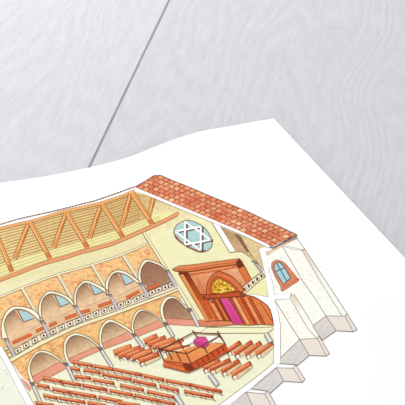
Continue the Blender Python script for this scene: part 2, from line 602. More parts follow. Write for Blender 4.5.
for i, (outer, inner, win) in enumerate(UPPER):
    so, si = smooth(outer), smooth(inner)
    bay = Part('printed_gallery_bay', 8, label='brown recess under an upper arch of the drawn gallery')
    dark = (140, 100, 76) if i < 4 else (148, 106, 82)
    light = (232, 196, 154) if i < 4 else (172, 130, 102)
    l, r = BOTTOMS[i]
    q = si + [r, l]
    mid = si[len(si) // 2]
    bay.fill(q, dark, S_, light, (mid[0] - 7, mid[1] + 2), (mid[0] + (9 if i < 4 else 16), mid[1] + (15 if i < 4 else 26)))
    if i < 4:
        bay.fill([(l[0] - .5, l[1] - 6), (l[0] + .5, l[1] + 1), (r[0], r[1]), (r[0] - 1.5, r[1] - 7)], (226, 186, 142), W_)
        bay.line([(l[0] + 1, l[1] - 8), (r[0] - 3, r[1] - 9.5)], .5, (190, 140, 100))
    bay = bay.done()
    if win:
        p = Part('printed_window', 9, parent=bay, label='pale blue slanted window pane with a tan reveal')
        a, b, c, d = win
        p.fill([(a[0] - 2.6, a[1] + .4), a, d, (d[0] - 1.2, d[1] + 1.7)], (232, 176, 138), W_)
        p.fill([d, c, (c[0] + .6, c[1] + 1.6), (d[0] - 1.2, d[1] + 1.8)], (236, 196, 158), W_)
        p.fill(win, (174, 206, 210), W_)
        p.line([a, d, c], 1.0, (104, 90, 84))
        p.line([(a[0] - 2.4, a[1] + .8), (d[0] - 1.2, d[1] + 1.7)], .6, (176, 116, 84))
        p.done()
    p = Part('printed_arch_moulding', 10, parent=bay, label='cream pointed arch edge')
    p.fill(so + list(reversed(si)), (247, 241, 212), W_)
    p.line(so, 1.0, (142, 124, 102))
    p.line(si, .8, (118, 90, 72))
    p.done()
    for a, b in UBENCH[i]:
        p = Part('printed_gallery_bench', 10, parent=bay, label='orange-red bench seen over the gallery front')
        p.fill(strip(a, b, 2.6), (222, 112, 66), W_)
        s = strip(a, b, 2.8)
        p.line([s[0], s[1]], .6, (150, 70, 44))
        p.line([s[3], s[2]], .5, (170, 84, 54))
        p.done()

fr = Part('printed_gallery_front', 11, label='cream gallery front of small square panels with dark holes')
fr.fill([q for q in RAIL_TOP] + list(reversed(SHELF_TOP)), (238, 226, 196), W_)
fr.line(RAIL_TOP, .8, (150, 118, 96))
fr.line(SHELF_TOP, .8, (120, 92, 74))
fr = fr.done()
for row in UPAN:
    for x, y in row:
        p = Part('printed_panel', 12, parent=fr)
        sx, sy = 2.9, 1.25
        hq = 2.3
        q = [(x - sx - .2, y + sy - hq), (x + sx - .6, y - sy - hq), (x + sx + .4, y - sy + hq), (x - sx + .8, y + sy + hq)]
        p.fill(q, (246, 236, 212), W_)
        p.line(q, .8, (118, 88, 72), closed=True)
        p.fill([(x - 1.2, y - .4), (x + .9, y - 1.3), (x + 1.4, y + .7), (x - .7, y + 1.5)], (84, 54, 46), I_)
        p.done()
p = Part('printed_gallery_floor_edge', 11, label='cream ledge under the gallery front')
p.fill(band(SHELF_TOP, SHELF_LOW), (242, 232, 190), W_)
p.line(SHELF_LOW, .7, (166, 130, 86))
p.done()
for a, b in UCOL:
    p = Part('printed_gallery_column', 13, label='slim grey column of the upper gallery')
    p.fill(strip(a, b, 2.6), (206, 198, 200), W_)
    s = strip(a, b, 2.7)
    p.line([s[0], s[1]], .7, (128, 116, 116))
    p.line([s[3], s[2]], .6, (140, 126, 122))
    p.line([(a[0] - 2, a[1] + .3), (a[0] + 2.3, a[1] + .2)], 1.6, (120, 104, 96))
    p.line([(a[0] - 1, a[1] + 2.2), (a[0] + 2.4, a[1] + 2.0)], .8, (120, 104, 96))
    p.done()

LOWER = [
    ([(31, 383), (29, 377.2), (27.2, 371), (28, 365.5), (31.1, 358), (36.3, 351.9), (44.4, 350.6), (53.3, 354.2), (60.9, 359.4), (65.5, 363)],
     [(35, 383.5), (32.4, 377.5), (30.4, 371), (30.6, 364.3), (34.8, 356.1), (41.5, 352.6), (50.4, 355.2), (59.3, 360.4), (65, 365.5)],
     [(31.2, 377.2), (61, 361.2), (65.8, 368.4), (52.5, 375.6), (36, 383.2)]),
    ([(66, 361), (64.2, 355.7), (63.6, 350), (64.2, 342), (68.4, 335.8), (74.6, 333), (82, 334.2), (90, 338), (96, 342.5), (99.5, 346)],
     [(69.5, 361), (66.8, 354.2), (66, 348), (66.8, 343), (70.2, 337.8), (75.8, 335.5), (83.2, 336.9), (89.4, 339.8), (95, 344), (99.5, 349)],
     [(68.6, 358.8), (97.2, 346.5), (100.6, 350), (77.3, 360.8), (70, 363.5)]),
    ([(100.5, 347), (99, 340.7), (99.4, 332), (102.9, 324), (108.5, 319.5), (114.6, 320.6), (124.5, 325.7), (130, 329.5), (133, 332)],
     [(103.8, 347.5), (101.7, 342), (101.5, 335), (104, 326.5), (109.7, 322.3), (115.9, 323.7), (123.3, 328), (129, 331.7), (133, 336)],
     [(101.5, 343.6), (128.2, 332), (132.5, 338.3), (103.8, 349.2)]),
    ([(133, 333.5), (131.2, 328), (132.3, 319.8), (135.6, 312.8), (140.5, 309.2), (147.3, 310.6), (156, 315.6), (161, 319), (164.5, 322)],
     [(135.6, 334.5), (133.6, 328), (134, 321.6), (137.4, 314.2), (142.3, 311), (148.5, 312.5), (156, 317.3), (160.9, 321), (164.8, 325)],
     [(133.9, 331.3), (158.4, 320.4), (164.6, 325.7), (142.3, 334.6), (136.3, 337.2)]),
    ([(162.8, 321), (160.2, 312), (160.9, 304.8), (164.6, 298.4), (169.5, 296.2), (175.7, 297.2), (181, 301.2), (184.5, 304.6), (188.8, 308)],
     [(167.5, 322.5), (164, 316), (163.4, 307.2), (167, 300.4), (172, 298.4), (177, 299.8), (182, 304.5), (187.2, 310.2), (192, 316), (197.5, 325)],
     [(165.7, 318.4), (193.2, 319.6), (197, 325.8), (167.5, 324.2)]),
]
LCOL = [((32, 383), (41.2, 404)), ((66, 363.3), (74.2, 380.3)), ((100, 347.8), (112, 367)), ((133.7, 334), (143.6, 347.8)), ((165.2, 323.2), (173.6, 337)), ((189.6, 308.8), (198.3, 326))]
for i, (outer, inner, dado) in enumerate(LOWER):
    so, si = smooth(outer), smooth(inner)
    bay = Part('printed_arcade_bay', 8, label='brown recess under a lower arch of the drawn side aisle')
    mid = si[len(si) // 2]
    end = dado[2]
    bay.fill(si + [dado[2], dado[3]], (142, 104, 80), S_, (230, 196, 154) if i < 4 else (184, 144, 114), (mid[0] - 5, mid[1] + 1), (mid[0] + 9, mid[1] + (16 if i < 4 else 24)))
    bay = bay.done()
    p = Part('printed_dado', 9, parent=bay, label='salmon pink band at the foot of the recess')
    p.fill(dado, (226, 148, 122), W_, (232, 160, 134), dado[0], dado[2])
    p.line([dado[0], dado[1]], .6, (170, 96, 74))
    p.line(dado[2:], .5, (190, 120, 90))
    p.done()
    p = Part('printed_arch_moulding', 10, parent=bay, label='cream pointed arch edge')
    p.fill(so + list(reversed(si)), (247, 241, 212), W_)
    p.line(so, .9, (150, 128, 98))
    p.line(si, .8, (124, 94, 74))
    p.done()
for a, b in LCOL:
    p = Part('printed_arcade_column', 13, label='grey twin-shafted column under the lower arches')
    p.fill(strip(a, b, 3.2), (222, 216, 208), W_)
    s = strip(a, b, 3.2)
    p.line([s[0], s[1]], .8, (116, 108, 108))
    p.line([s[3], s[2]], .8, (124, 114, 112))
    p.fill([(a[0] - 3.4, a[1] - .8), (a[0] + 1.6, a[1] - 1.2), (a[0] + 3, a[1] + 2), (a[0] + .2, a[1] + 3.6)], (128, 110, 98), S_)
    p.done()

# -- cut end wall at lower left
p = Part('printed_cut_wall', 13, label='white cut end of the near wall in the drawing')
p.fill([(-4, 347), (2.4, 347.2), (8, 356.5), (34.6, 406), (27.2, 406), (0.8, 356), (-4, 347.5)], WHITE, I_)
p.line([(2.6, 347.4), (8, 356.8), (34.8, 406)], .6, (150, 132, 112))
p.done()
p = Part('printed_near_wall', 12, label='pale green-white wall outside the cut, at the lower left')
p.fill([(-4, 348), (0.6, 356), (27, 406), (-4, 406)], (239, 241, 224), T_)
p.line([(0.4, 355.4), (27.2, 406)], .7, (150, 138, 124))
for x, y in ((5, 371), (7, 374), (3, 387), (2, 388.5)):
    p.line([(x - 1.2, y + .5), (x + 1, y - .4)], .7, (206, 176, 140))
p.done()
p = Part('printed_wall_end_blocks', 12, label='cream stone blocks at the near end of the gallery')
for x, y in ((5.5, 348.5), (9.3, 355)):
    q = [(x - 2.2, y - .8), (x + 1.2, y - 2.4), (x + 3, y + .6), (x - .4, y + 2.4)]
    p.fill(q, (236, 220, 180), W_)
    p.line(q, .7, (150, 118, 84), closed=True)
p.done()
p = Part('printed_dado', 9, label='short piece of pink dado beside the nearest lower column')
p.fill([(20.5, 378), (27, 382), (31.5, 388), (29.5, 391.5), (25.5, 386.5)], (226, 158, 130), W_)
p.done()

# -- ark
ark = Part('printed_ark', 8, label='large red-brown wooden shrine against the end wall of the drawing')
ark.fill([(178, 272), (236, 264), (244.5, 266), (251.5, 279), (246, 290), (244.8, 294.3), (254.7, 296.8), (262.1, 301.1), (268.3, 306), (270.7, 310.4), (273.2, 320.9), (273.8, 325.2), (262, 324.3), (250, 325), (235, 324.6), (214, 326.2), (207, 320)], (222, 128, 72), S_)
ark.fill([(184, 273), (230, 266.4), (237, 266), (248, 282), (243, 289), (200, 294)], (232, 168, 124), S_, (212, 120, 72), (212, 268), (203, 293))
ark.fill([(188, 273.5), (236, 266), (237, 268), (200, 274), (190, 276.5)], (204, 108, 64), S_)
for x, y in ((196, 278), (201, 285), (199, 281)):
    ark.line([(x, y), (x + 3.5, y + 7)], .5, (178, 96, 58))
# left side pillar with its deep shadow
ark.fill([(178, 273.5), (182.5, 273), (209, 319.5), (205.5, 320)], (226, 146, 84), W_)
ark.fill([(182.8, 273), (188, 272.2), (201, 294), (203.5, 297), (213.5, 319), (209, 319.8)], (120, 52, 32), S_, (196, 92, 50), (185, 274), (204, 303))
ark.line([(178.4, 273.5), (206, 320)], .7, (128, 72, 44))
# right end
ark.fill([(236.6, 266.5), (243, 266), (250.5, 279), (246, 283)], (214, 116, 66), W_)
ark.line([(237, 267), (246.5, 283)], .6, (140, 70, 42))
ark.line([(244.5, 266), (251.3, 279)], .9, (120, 62, 40))
ark.line([(244.8, 294.5), (254.7, 297), (262.1, 301.3), (268.3, 306.2), (270.7, 310.6), (273.2, 321), (273.8, 325)], 1.1, (112, 50, 32))
ark.line([(273.8, 325.2), (262, 324.3), (250, 325.2), (235, 324.6), (214, 326)], .7, (140, 82, 54))
ark = ark.done()

p = Part('printed_cornice_slab', 10, parent=ark, label='long overhanging wooden top of the shrine')
p.fill([(172.4, 269.2), (179.2, 265.8), (210, 262.2), (239.6, 258.5), (243.5, 262), (236, 264.6), (215, 267), (188.5, 271.4), (175.5, 270.8)], (224, 144, 94), W_, (210, 112, 66), (205, 262), (206, 270))
p.fill([(236.5, 261), (239.6, 258.5), (244.8, 266), (239, 268.4), (235.6, 265)], (112, 54, 36), S_)
p.line([(172.4, 269.2), (179.2, 265.8), (210, 262.2), (239.6, 258.5), (244.6, 266)], .7, (130, 78, 52))
p.line([(172.4, 269.4), (175.5, 271), (188.5, 271.8), (215, 267.4), (236, 264.8)], 1.0, (124, 58, 36))
p.line([(176, 269), (188, 269.4), (214, 265), (236, 262)], .5, (160, 84, 52))
p.fill([(178.5, 272), (187, 272.4), (187, 274), (179.5, 274.6)], (106, 48, 32), I_)
p.done()

AO = smooth([(206.4, 294), (206.6, 290), (207.5, 283.5), (210.6, 277), (215.5, 272.6), (221, 271.8), (229.7, 275.4), (237, 281.3), (242, 287), (243.5, 292)])
AI = smooth([(209.6, 293.5), (209.6, 289.5), (210.6, 283.4), (214.9, 277.2), (219.8, 276.8), (228.5, 280.8), (234.6, 285.9), (239, 291.6)])
p = Part('printed_shrine_arch', 10, parent=ark, label='pointed wooden arch of the shrine')
p.fill(AO + list(reversed(AI)), (216, 118, 68), S_)
p.fill(AI + [(238, 293), (210, 294)], (196, 92, 52), W_)
p.line(AO, 1.0, (128, 62, 40))
p.line(AI, .8, (150, 76, 44))
p.line([(x + 1.4, y + 1.6) for x, y in AO[4:-10]], .5, (164, 84, 50))
p.done()
p = Part('printed_gold_lattice', 11, parent=ark, label='yellow-gold lattice filling the arch')
q = smooth([(211.4, 292), (212.4, 284.8), (216.7, 279), (222.3, 279.6), (229.7, 284), (235.2, 289.4)]) + [(233.4, 291.6), (222, 293.4), (212, 293)]
p.fill(q, (238, 196, 66), G_)
rnd = random.Random(5)
for _ in range(80):
    x, y = rnd.uniform(212, 234), rnd.uniform(280, 292)
    if (x - 221) / 13 + (284 - y) / 8 > .55 or (217 - x) / 6 + (283 - y) / 5 > .8:
        continue
    p.line([(x - .8, y - .5), (x + .8, y + .6)], rnd.choice([.7, 1.0]), rnd.choice([(164, 84, 34), (176, 96, 34), (205, 140, 40), (250, 232, 120)]))
p.line(q, .6, (150, 84, 36), closed=True)
p.done()
p = Part('printed_shrine_ledge', 12, parent=ark, label='dark ledge across the shrine under its arch')
p.fill([(200, 294.5), (206, 294.4), (240, 291.2), (245.5, 293.8), (243, 296.5), (226, 297.5), (203.5, 299.2)], (188, 84, 48), S_)
p.line([(199.5, 294.6), (206, 294.6), (240, 291.4)], .9, (120, 52, 32))
p.line([(203, 299), (226, 297.6), (244, 296.2)], 1.0, (112, 48, 30))
for x, y, s in ((209, 299, 2.2), (212, 302, 1.6), (218.5, 299.4, 1.8), (204, 297, 1.8), (241, 293.5, 2.4), (244.5, 295.5, 1.6)):
    p.fill([(x - s, y - s * .6), (x + s * .6, y - s), (x + s, y + s * .6), (x - s * .5, y + s)], (128, 74, 52), S_)
p.done()

SD = (13.2, 24.4)                                     # the slope of everything under the ledge
for x0, x1, c in [(204.2, 207.0, (206, 92, 48)), (207.2, 211.8, (232, 150, 96)), (212.0, 214.2, (166, 68, 38)), (214.4, 217.4, (222, 118, 62)), (217.6, 219.8, (150, 62, 36)),
                  (228.2, 231.8, (178, 88, 50)), (232.0, 236.2, (236, 160, 104)), (236.4, 240.0, (214, 104, 58)), (240.2, 243.0, (190, 76, 42)), (243.2, 247.4, (234, 146, 92)), (247.6, 250.4, (204, 88, 48)), (250.6, 256.6, (226, 126, 74))]:
    p = Part('printed_shrine_pilaster', 11, parent=ark)
    y0 = 299.2 - (x0 - 200) * .05
    e = 322.6 if x0 < 220 else 324.0
    k = (e - y0) / SD[1]
    a0, a1 = (x0, y0 + .2), (x1, y0)
    b1, b0 = (x1 + SD[0] * k, e), (x0 + SD[0] * k, e)
    if x0 > 250:
        a0, a1 = (254.5, 298.5), (260, 302.5)
        b0, b1 = (269, 324), (273, 322)
    p.fill([a0, a1, b1, b0], c, S_)
    p.line([a1, b1], .7, (116, 52, 32))
    p.done()
p = Part('printed_shrine_plinth', 12, parent=ark, label='low moulding at the foot of the shrine')
p.fill([(198, 319.6), (205.5, 319.4), (232, 321), (234, 324.4), (214, 326.2), (197.5, 325.8)], (222, 132, 92), S_)
p.line([(206, 321.3), (221, 320.6), (232, 321)], .9, (120, 58, 38))
p.line([(197.5, 325.9), (214, 326.4), (234, 324.6)], .7, (150, 98, 70))
p.done()
p = Part('printed_shrine_curtain', 13, parent=ark, label='bright magenta curtain hanging on the shrine')
p.fill([(220.2, 299), (228, 298.8), (230.6, 301), (243.8, 323.8), (233.2, 323.8), (226, 310.5)], (222, 82, 148), W_, (204, 66, 132), (222, 300), (240, 324))
p.line([(220.2, 299), (226, 310.5), (233.2, 323.8)], .8, (120, 44, 60))
p.line([(228, 298.8), (230.6, 301), (243.8, 323.8)], .8, (110, 44, 52))
p.line([(225.6, 301), (238.4, 323.5)], .5, (190, 58, 120))
p.done()

# -- right aisle, balcony and cut wall
p = Part('printed_aisle_ceiling', 4, label='brown boarded ceiling of the far aisle beside the end wall')
p.fill([(219.8, 226.3), (255, 241), (264.7, 246.7), (258.5, 249.2), (264.7, 271.5), (261, 268.5), (254.4, 261.3), (248.2, 255.7), (242, 252), (235, 251)], (222, 198, 148), S_)
p.fill([(219.8, 226.3), (234.6, 233.3), (247, 251.6), (248, 255), (242, 252), (235, 251)], (176, 138, 102), S_, (206, 172, 128), (224, 228), (240, 252))
p.fill([(234.6, 233.3), (240, 235.4), (250, 252.5), (247, 252)], (140, 104, 78), S_)
p.line([(234.6, 233.3), (247, 251.6)], .7, (104, 76, 58))
p.line([(240, 235.5), (250.5, 254), (257.5, 262.5)], .7, (130, 98, 74))
p.line([(235, 251.4), (242, 252), (248.2, 255.7), (254.4, 261.3), (260, 268)], .8, (150, 124, 90))
p.line([(235, 249), (242, 250), (249, 254), (256, 260)], .5, (170, 140, 104))
p.done()
p = Part('printed_bracket', 7, label='grey bracket under the aisle ceiling')
p.fill([(252, 261), (255, 260.4), (259, 266), (262.5, 270.6), (259.8, 272), (255.5, 266.5)], (190, 180, 170), S_)
p.line([(251.5, 261), (256, 262.6), (258.5, 264)], 1.4, (112, 100, 94))
p.line([(254, 262), (260, 271.5)], .7, (128, 116, 108))
p.line([(257, 262), (263.5, 270.5)], .6, (140, 126, 116))
p.done()
bal = Part('printed_balcony', 9, label='short cream balcony at the right of the shrine')
bal.fill([(244.4, 293.8), (264.4, 275.5), (265.8, 277), (268.4, 297)], (237, 233, 176), W_)
bal.fill([(240.4, 288.6), (262.2, 271.4), (265, 276.6), (244.6, 293.6)], (240, 228, 196), W_)
bal.line([(240.4, 288.6), (262.2, 271.4)], 1.0, (128, 98, 78))
bal.line([(244.6, 293.6), (265, 276.6)], .9, (140, 112, 88))
bal.line([(262.2, 271.4), (265, 276.6)], .6, (140, 112, 88))
bal.line([(265.8, 277.4), (268.3, 297)], .5, (176, 160, 130))
bal = bal.done()
for i in range(5):
    p = Part('printed_balcony_opening', 10, parent=bal)
    t = (i + .5) / 5
    x, y = 242.4 + (263.4 - 242.4) * t, 291 + (274.2 - 291) * t
    p.fill([(x - 1.5, y - 1), (x + .3, y - 2.3), (x + 1.6, y + .9), (x, y + 2.2)], (96, 66, 52), I_)
    p.line([(x + 1.5, y - 2.6), (x + 2.8, y + .8)], .6, (150, 120, 96))
    p.done()
p = Part('printed_cut_wall', 10, label='white cut through the right side wall of the drawing')
p.fill([(259.5, 249.2), (262.5, 248), (265.8, 252), (269, 271), (273, 285), (274, 294.6), (290.6, 294), (290, 298.7), (274.6, 299.6), (278.2, 313.5), (280.2, 325), (280.2, 362.5), (276.5, 367), (268, 373), (251, 388.6), (245.5, 392), (228.4, 405.5), (218.4, 405.5), (273.8, 363), (274, 325.4), (273, 318), (270.6, 309.5), (268.2, 305.6), (262, 300.8), (254.6, 296.5), (244.6, 294), (256, 294.6), (268.6, 297), (265.6, 277), (264.6, 272)], WHITE, I_)
p.line([(258.5, 249.4), (264.6, 272), (265.8, 278)], .5, (170, 145, 118))
p.line([(245, 293.8), (256, 294.6), (268.4, 297)], .5, (180, 150, 110))
p.done()
p = Part('printed_cut_rafter', 10, label='white cut rafter crossing the end wall of the drawing')
p.fill([(212.2, 222.6), (219.8, 226), (235, 250.8), (234.4, 252), (229.8, 252), (228, 249)], WHITE, I_)
p.line([(212, 222.6), (227.8, 249.2), (229.8, 252.2), (235, 252)], .8, (140, 112, 84))
p.done()

# -- outer wall
ow = Part('printed_outer_wall', 6, label='off-white outer side wall of the drawn building')
ow.fill([(265.8, 251.5), (270, 249.4), (296.6, 237.8), (305.2, 249.8), (347.2, 313.4), (345.2, 316.2), (326, 316), (312.6, 325.6), (319.2, 336), (317.2, 338.6), (299.8, 339.2), (280.6, 357.5), (280.4, 325), (278.2, 313.3), (274.5, 299.6), (290.2, 298.6), (291.4, 293.8), (274.2, 294.7), (272.8, 284.4), (269, 270.8)], (249, 249, 238), T_)
ow.fill([(265.6, 251.2), (269, 250.6), (272, 249.2), (296.6, 237.8), (297.4, 239.4), (283, 246.2), (267, 256.5)], (226, 198, 172), S_)
ow.fill([(290.4, 294.8), (293.8, 293.6), (303, 309), (298, 312)], (228, 206, 188), W_, (242, 240, 228), (292, 295), (301, 311))
ow.fill([(302, 250), (305, 249.6), (322, 276), (318, 277)], (230, 206, 190), W_, (242, 240, 228), (303, 250), (320, 276))
inkc = (166, 146, 130)
ow.line([(282.3, 246), (302, 280), (315, 298.5), (326, 316)], .8, inkc)
ow.line([(302, 250.2), (317, 276), (341.9, 315.8)], .7, inkc)
ow.line([(296.6, 237.6), (305.2, 249.8), (347, 313.4)], .7, (150, 132, 118))
ow.line([(283.5, 246.4), (292, 249), (302.7, 250)], .6, (190, 176, 166))
ow.line([(284, 245.6), (302.7, 249.6)], .5, (190, 176, 166))
ow.line([(302, 251.2), (303.4, 249.4), (305.2, 249.8)], .8, (140, 116, 100))
ow.line([(265.8, 256), (269, 270.8), (272.8, 284.4), (274.2, 294.7), (290.4, 294.2)], .7, (160, 132, 116))
ow.line([(274.5, 299.8), (290.2, 298.7), (291.4, 293.8)], .7, (150, 122, 108))
ow.line([(274.5, 299.8), (278.2, 313.3), (280.4, 325), (280.4, 357)], .8, (160, 136, 120))
ow.line([(274.9, 300.4), (293.4, 330), (299.7, 339.3)], .8, (160, 136, 120))
ow.line([(290.4, 298.5), (308.2, 329.4), (317.2, 338.4)], .7, inkc)
ow.line([(294, 294), (313.8, 326.3), (319.2, 336)], .7, inkc)
ow.fill([(276, 295.2), (290, 294.4), (290, 298.4), (275.4, 299.4)], WHITE, I_)
for x, y in ((290, 268), (298, 273), (303, 275), (307, 287), (303.5, 285), (311, 281), (302, 318), (294, 310), (296, 313), (289, 318), (287, 312), (281, 258), (310, 274), (318, 298)):
    ow.line([(x - .9, y + .3), (x + .9, y - .3)], .6, (214, 190, 168))
ow.done()
p = Part('printed_speck', 5, label='tiny grey speck printed right of the outer wall')
p.line([(325.4, 269.2), (326.6, 269.2)], 1.0, (226, 222, 220))
p.done()

lw = Part('printed_lancet_window', 8, label='small pointed window with a terracotta surround in the outer wall')
LW = [(271.4, 267.5), (271.7, 263), (273.8, 260.8), (277, 259.8), (282, 261), (286.3, 264.4), (290, 269), (297, 277.5), (299.4, 279.4), (298.2, 281.3), (282.8, 291.2), (281, 290.4), (280.6, 286.5), (275.2, 277)]
lw.fill(LW, (220, 132, 98), S_)
lw.line(LW, .6, (170, 96, 72), closed=True)
lw.line([(281.4, 288.6), (297.6, 279)], .6, (186, 100, 72))
lw = lw.done()
p = Part('printed_window_pane', 9, parent=lw, label='pale blue glass with dark bars')
GL = [(274.2, 270), (274.2, 265.6), (275.6, 263), (277.6, 262), (280.4, 262.9), (283.8, 266.3), (290.6, 278), (283.4, 284.4)]
p.fill(GL, (166, 206, 212), W_)
p.line(GL, .9, (96, 88, 86), closed=True)
p.line([(276.6, 263), (286.9, 281.2)], 1.0, (92, 84, 84))
p.line([(274.6, 272.2), (279.6, 269.8), (284.6, 267.8)], 1.0, (92, 84, 84))
p.done()

for left, right, fold in [
    ([(326, 316), (336, 330.7), (322.5, 340), (319.3, 336), (312.8, 325.8)], [(326, 316), (345.2, 316.2), (347, 313.5), (357, 329.5), (353.2, 331.7), (336, 330.7)], ((345.2, 316.2), (353.2, 331.7))),
    ([(299.7, 339.3), (309.3, 355.3), (297.5, 365.4), (295.7, 364.6), (279.8, 363.3), (280.4, 358)], [(299.7, 339.3), (317.4, 338.5), (319, 336), (329.4, 353.4), (326.2, 356), (309.3, 355.3)], ((317.4, 338.5), (326.2, 356))),
    ([(276.5, 367.8), (283.6, 381), (269.5, 393.8), (267.9, 391), (251, 388.6)], [(276.5, 367.8), (293.3, 368.2), (295.7, 364.8), (305, 379.4), (302, 382.3), (283.6, 381)], ((293.3, 368.2), (302, 382.3))),
    ([(246, 392.2), (252.9, 406), (226, 406)], [(246, 392.2), (264.7, 393.8), (267.9, 390.8), (276.4, 406), (252.9, 406)], ((264.7, 393.8), (271.3, 406)))]:
    bt = Part('printed_buttress_base', 8, label='grey and pink-washed stone foot of a drawn buttress')
    bt.fill(right, (234, 224, 212), T_)
    bt.line(right, .7, (140, 126, 118), closed=True)
    bt.line([fold[0], fold[1]], .7, (150, 134, 124))
    bt = bt.done()
    p = Part('printed_shaded_face', 9, parent=bt, label='grey shaded face of the stone foot')
    p.fill(left, (216, 209, 205), T_)
    p.line(left, .7, (136, 124, 118), closed=True)
    cx, cy = sum(q[0] for q in left) / len(left), sum(q[1] for q in left) / len(left)
    for dx, dy in ((-4, 1), (2, 2), (-1, -3), (4, -2), (0, 5)):
        p.line([(cx + dx - 1.3, cy + dy + .5), (cx + dx + 1.3, cy + dy - .5)], .5, (190, 178, 172))
    p.done()

# -- pews
def pew(a, b, w, label, layer, style):
    """One bench: its back rail with a lit top edge, the dark line under it, little legs, and the pale seat where it shows."""
    p = Part('printed_pew', layer, label=label)
    rnd = random.Random(int(a[0] * 13 + a[1] * 7))
    base = rnd.choice([(216, 112, 68), (224, 130, 82), (208, 100, 60), (222, 122, 74)])
    dx, dy = b[0] - a[0], b[1] - a[1]
    n = math.hypot(dx, dy)
    if style == 'front':
        p.fill([(a[0] + 1, a[1] + 1), (b[0] + 1, b[1] + 1), (b[0] + 1.5, b[1] + 3.2), (a[0] + 2, a[1] + 3.4)], rnd.choice([(240, 214, 176), (236, 202, 164), (230, 180, 142)]), W_)
        k = max(2, int(n / 6.5))
        for i in range(k + 1):
            t = min(1, max(0, (i + rnd.uniform(-.25, .25)) / k))
            x, y = a[0] + dx * t, a[1] + dy * t
            p.line([(x - .4, y + .8), (x + 2.2, y + 4.6)], .9, rnd.choice([(130, 84, 64), (150, 100, 76), (140, 110, 96)]), w2=.6)
            if rnd.random() < .6:
                p.fill([(x + 1.2, y + 1.6), (x + 3.2, y + 1.9), (x + 3.6, y + 3.6), (x + 2.2, y + 3.4)], (249, 246, 234), W_)
    elif style == 'slab':       # packed close: only the near ends show legs
        for i, t in enumerate((.02, .14, .28)):
            x, y = a[0] + dx * t, a[1] + dy * t
            p.line([(x + .4, y + w * .35), (x + 2.4, y + w * .4 + 3.2)], .8, (136, 88, 66), w2=.5)
            if i:
                p.fill([(x + 1.4, y + w * .4 + .6), (x + 2.6, y + w * .4 + .2), (x + 3.6, y + w * .4 + 2.2), (x + 2.6, y + w * .4 + 2.5)], (250, 246, 232), W_)
    else:                       # spaced: a broad tan seat lies behind each back
        p.fill([(a[0] + 1.5, a[1] + 1), (b[0] + .8, b[1] + .8), (b[0] + 1.6, b[1] + 4.6), (a[0] + 6, a[1] + 4.2)], (226, 182, 134), S_, (240, 218, 178), (a[0], a[1]), (a[0] + 3, a[1] + 5))
        for t in (0, .22):
            x, y = a[0] + dx * t, a[1] + dy * t
            p.line([(x + .2, y + w * .3), (x + 2.6, y + w * .4 + 4.2)], 1.0, (132, 80, 58), w2=.6)
            if t == 0:
                p.fill([(x + 1.6, y + w * .35 + .6), (x + 3.4, y + w * .3 - .2), (x + 4.6, y + w * .35 + 2), (x + 3, y + w * .35 + 3)], (251, 248, 238), W_)
        p.line([(b[0] + .2, b[1] + .6), (b[0] + 2, b[1] + 4)], .9, (140, 90, 66), w2=.6)
    s = strip(a, b, w)
    if style == 'front':        # ends cut on the slant
        s = [(s[0][0] + .8, s[0][1]), (s[1][0] + .8, s[1][1]), (s[2][0] - .6, s[2][1]), (s[3][0] - .6, s[3][1])]
    p.fill(s, base, S_)
    tp = (s[3], s[2]) if (s[3][1] + s[2][1]) < (s[0][1] + s[1][1]) else (s[0], s[1])
    lo = (s[0], s[1]) if tp[0] is s[3] else (s[3], s[2])
    p.line([(tp[0][0] + dx * .1, tp[0][1] + dy * .1 + w * .25), (tp[1][0] - dx * .25, tp[1][1] - dy * .25 + w * .25)], w * .28, (238, 160, 112))
    p.line([(lo[0][0], lo[0][1] - .5), (lo[1][0], lo[1][1] - .5)], .8, (176, 72, 42))
    p.line(tp, .5, (176, 100, 68))
    p.line(lo, .8, (142, 66, 44))
    p.line([s[1], s[2]], .9, (126, 66, 48))
    if style != 'slab':
        p.fill([(b[0] - 1.6, b[1] - .6), (b[0] + .5, b[1] - .4), (b[0] + .7, b[1] + 1.2), (b[0] - 1, b[1] + 1.2)], (150, 62, 38), W_)
    p.done()


NEAR = 'orange-red pew in the front rows of the drawn hall'
bars = [((72.8, 361.9), (92.2, 365.5)), ((93.5, 365.8), (113.2, 369.2)), ((114.3, 369.4), (141.5, 374.8)), ((142.7, 375.2), (163.6, 379.7)), ((165.4, 380.2), (190.7, 385.0)), ((190.5, 384.8), (221.5, 391.4)),
        ((70.7, 368), (79.4, 369.6)), ((83.6, 369.8), (100.2, 372.6)), ((101.6, 373.8), (131, 379.2)), ((132.8, 380.2), (155.7, 385.2)), ((159.3, 385.7), (178.4, 390.2)), ((184, 391.2), (212.8, 396.6)),
        ((43, 377.8), (60.9, 381.3)), ((75, 376.4), (90.4, 378.2)), ((92.2, 379.4), (113.8, 383.2)), ((119.9, 385), (143.3, 389.8)), ((147, 391.2), (173.5, 397)),
        ((36.8, 384.6), (49, 387)), ((61.5, 381.6), (80.5, 384.9)), ((81.7, 385.2), (107, 389.8)), ((109.5, 390.4), (132.2, 394.7)), ((134, 395), (158, 400.6)),
        ((52.2, 388.8), (69.5, 392.1)), ((70.2, 392.2), (96, 396.6)), ((98.4, 397), (122, 401.6)), ((158.6, 400.4), (174.7, 404)),
        ((43, 395), (57, 398)), ((58.4, 397.9), (84.8, 402.2)), ((87.3, 402.4), (106, 405.8)), ((117.4, 402.2), (140, 405.6)), ((35, 402.8), (54, 405.6))]
for i, (a, b) in enumerate(sorted(bars, key=lambda s: s[0][1] - .18 * s[0][0])):
    pew(a, b, 3.3, NEAR, 15 + i // 3, 'front')

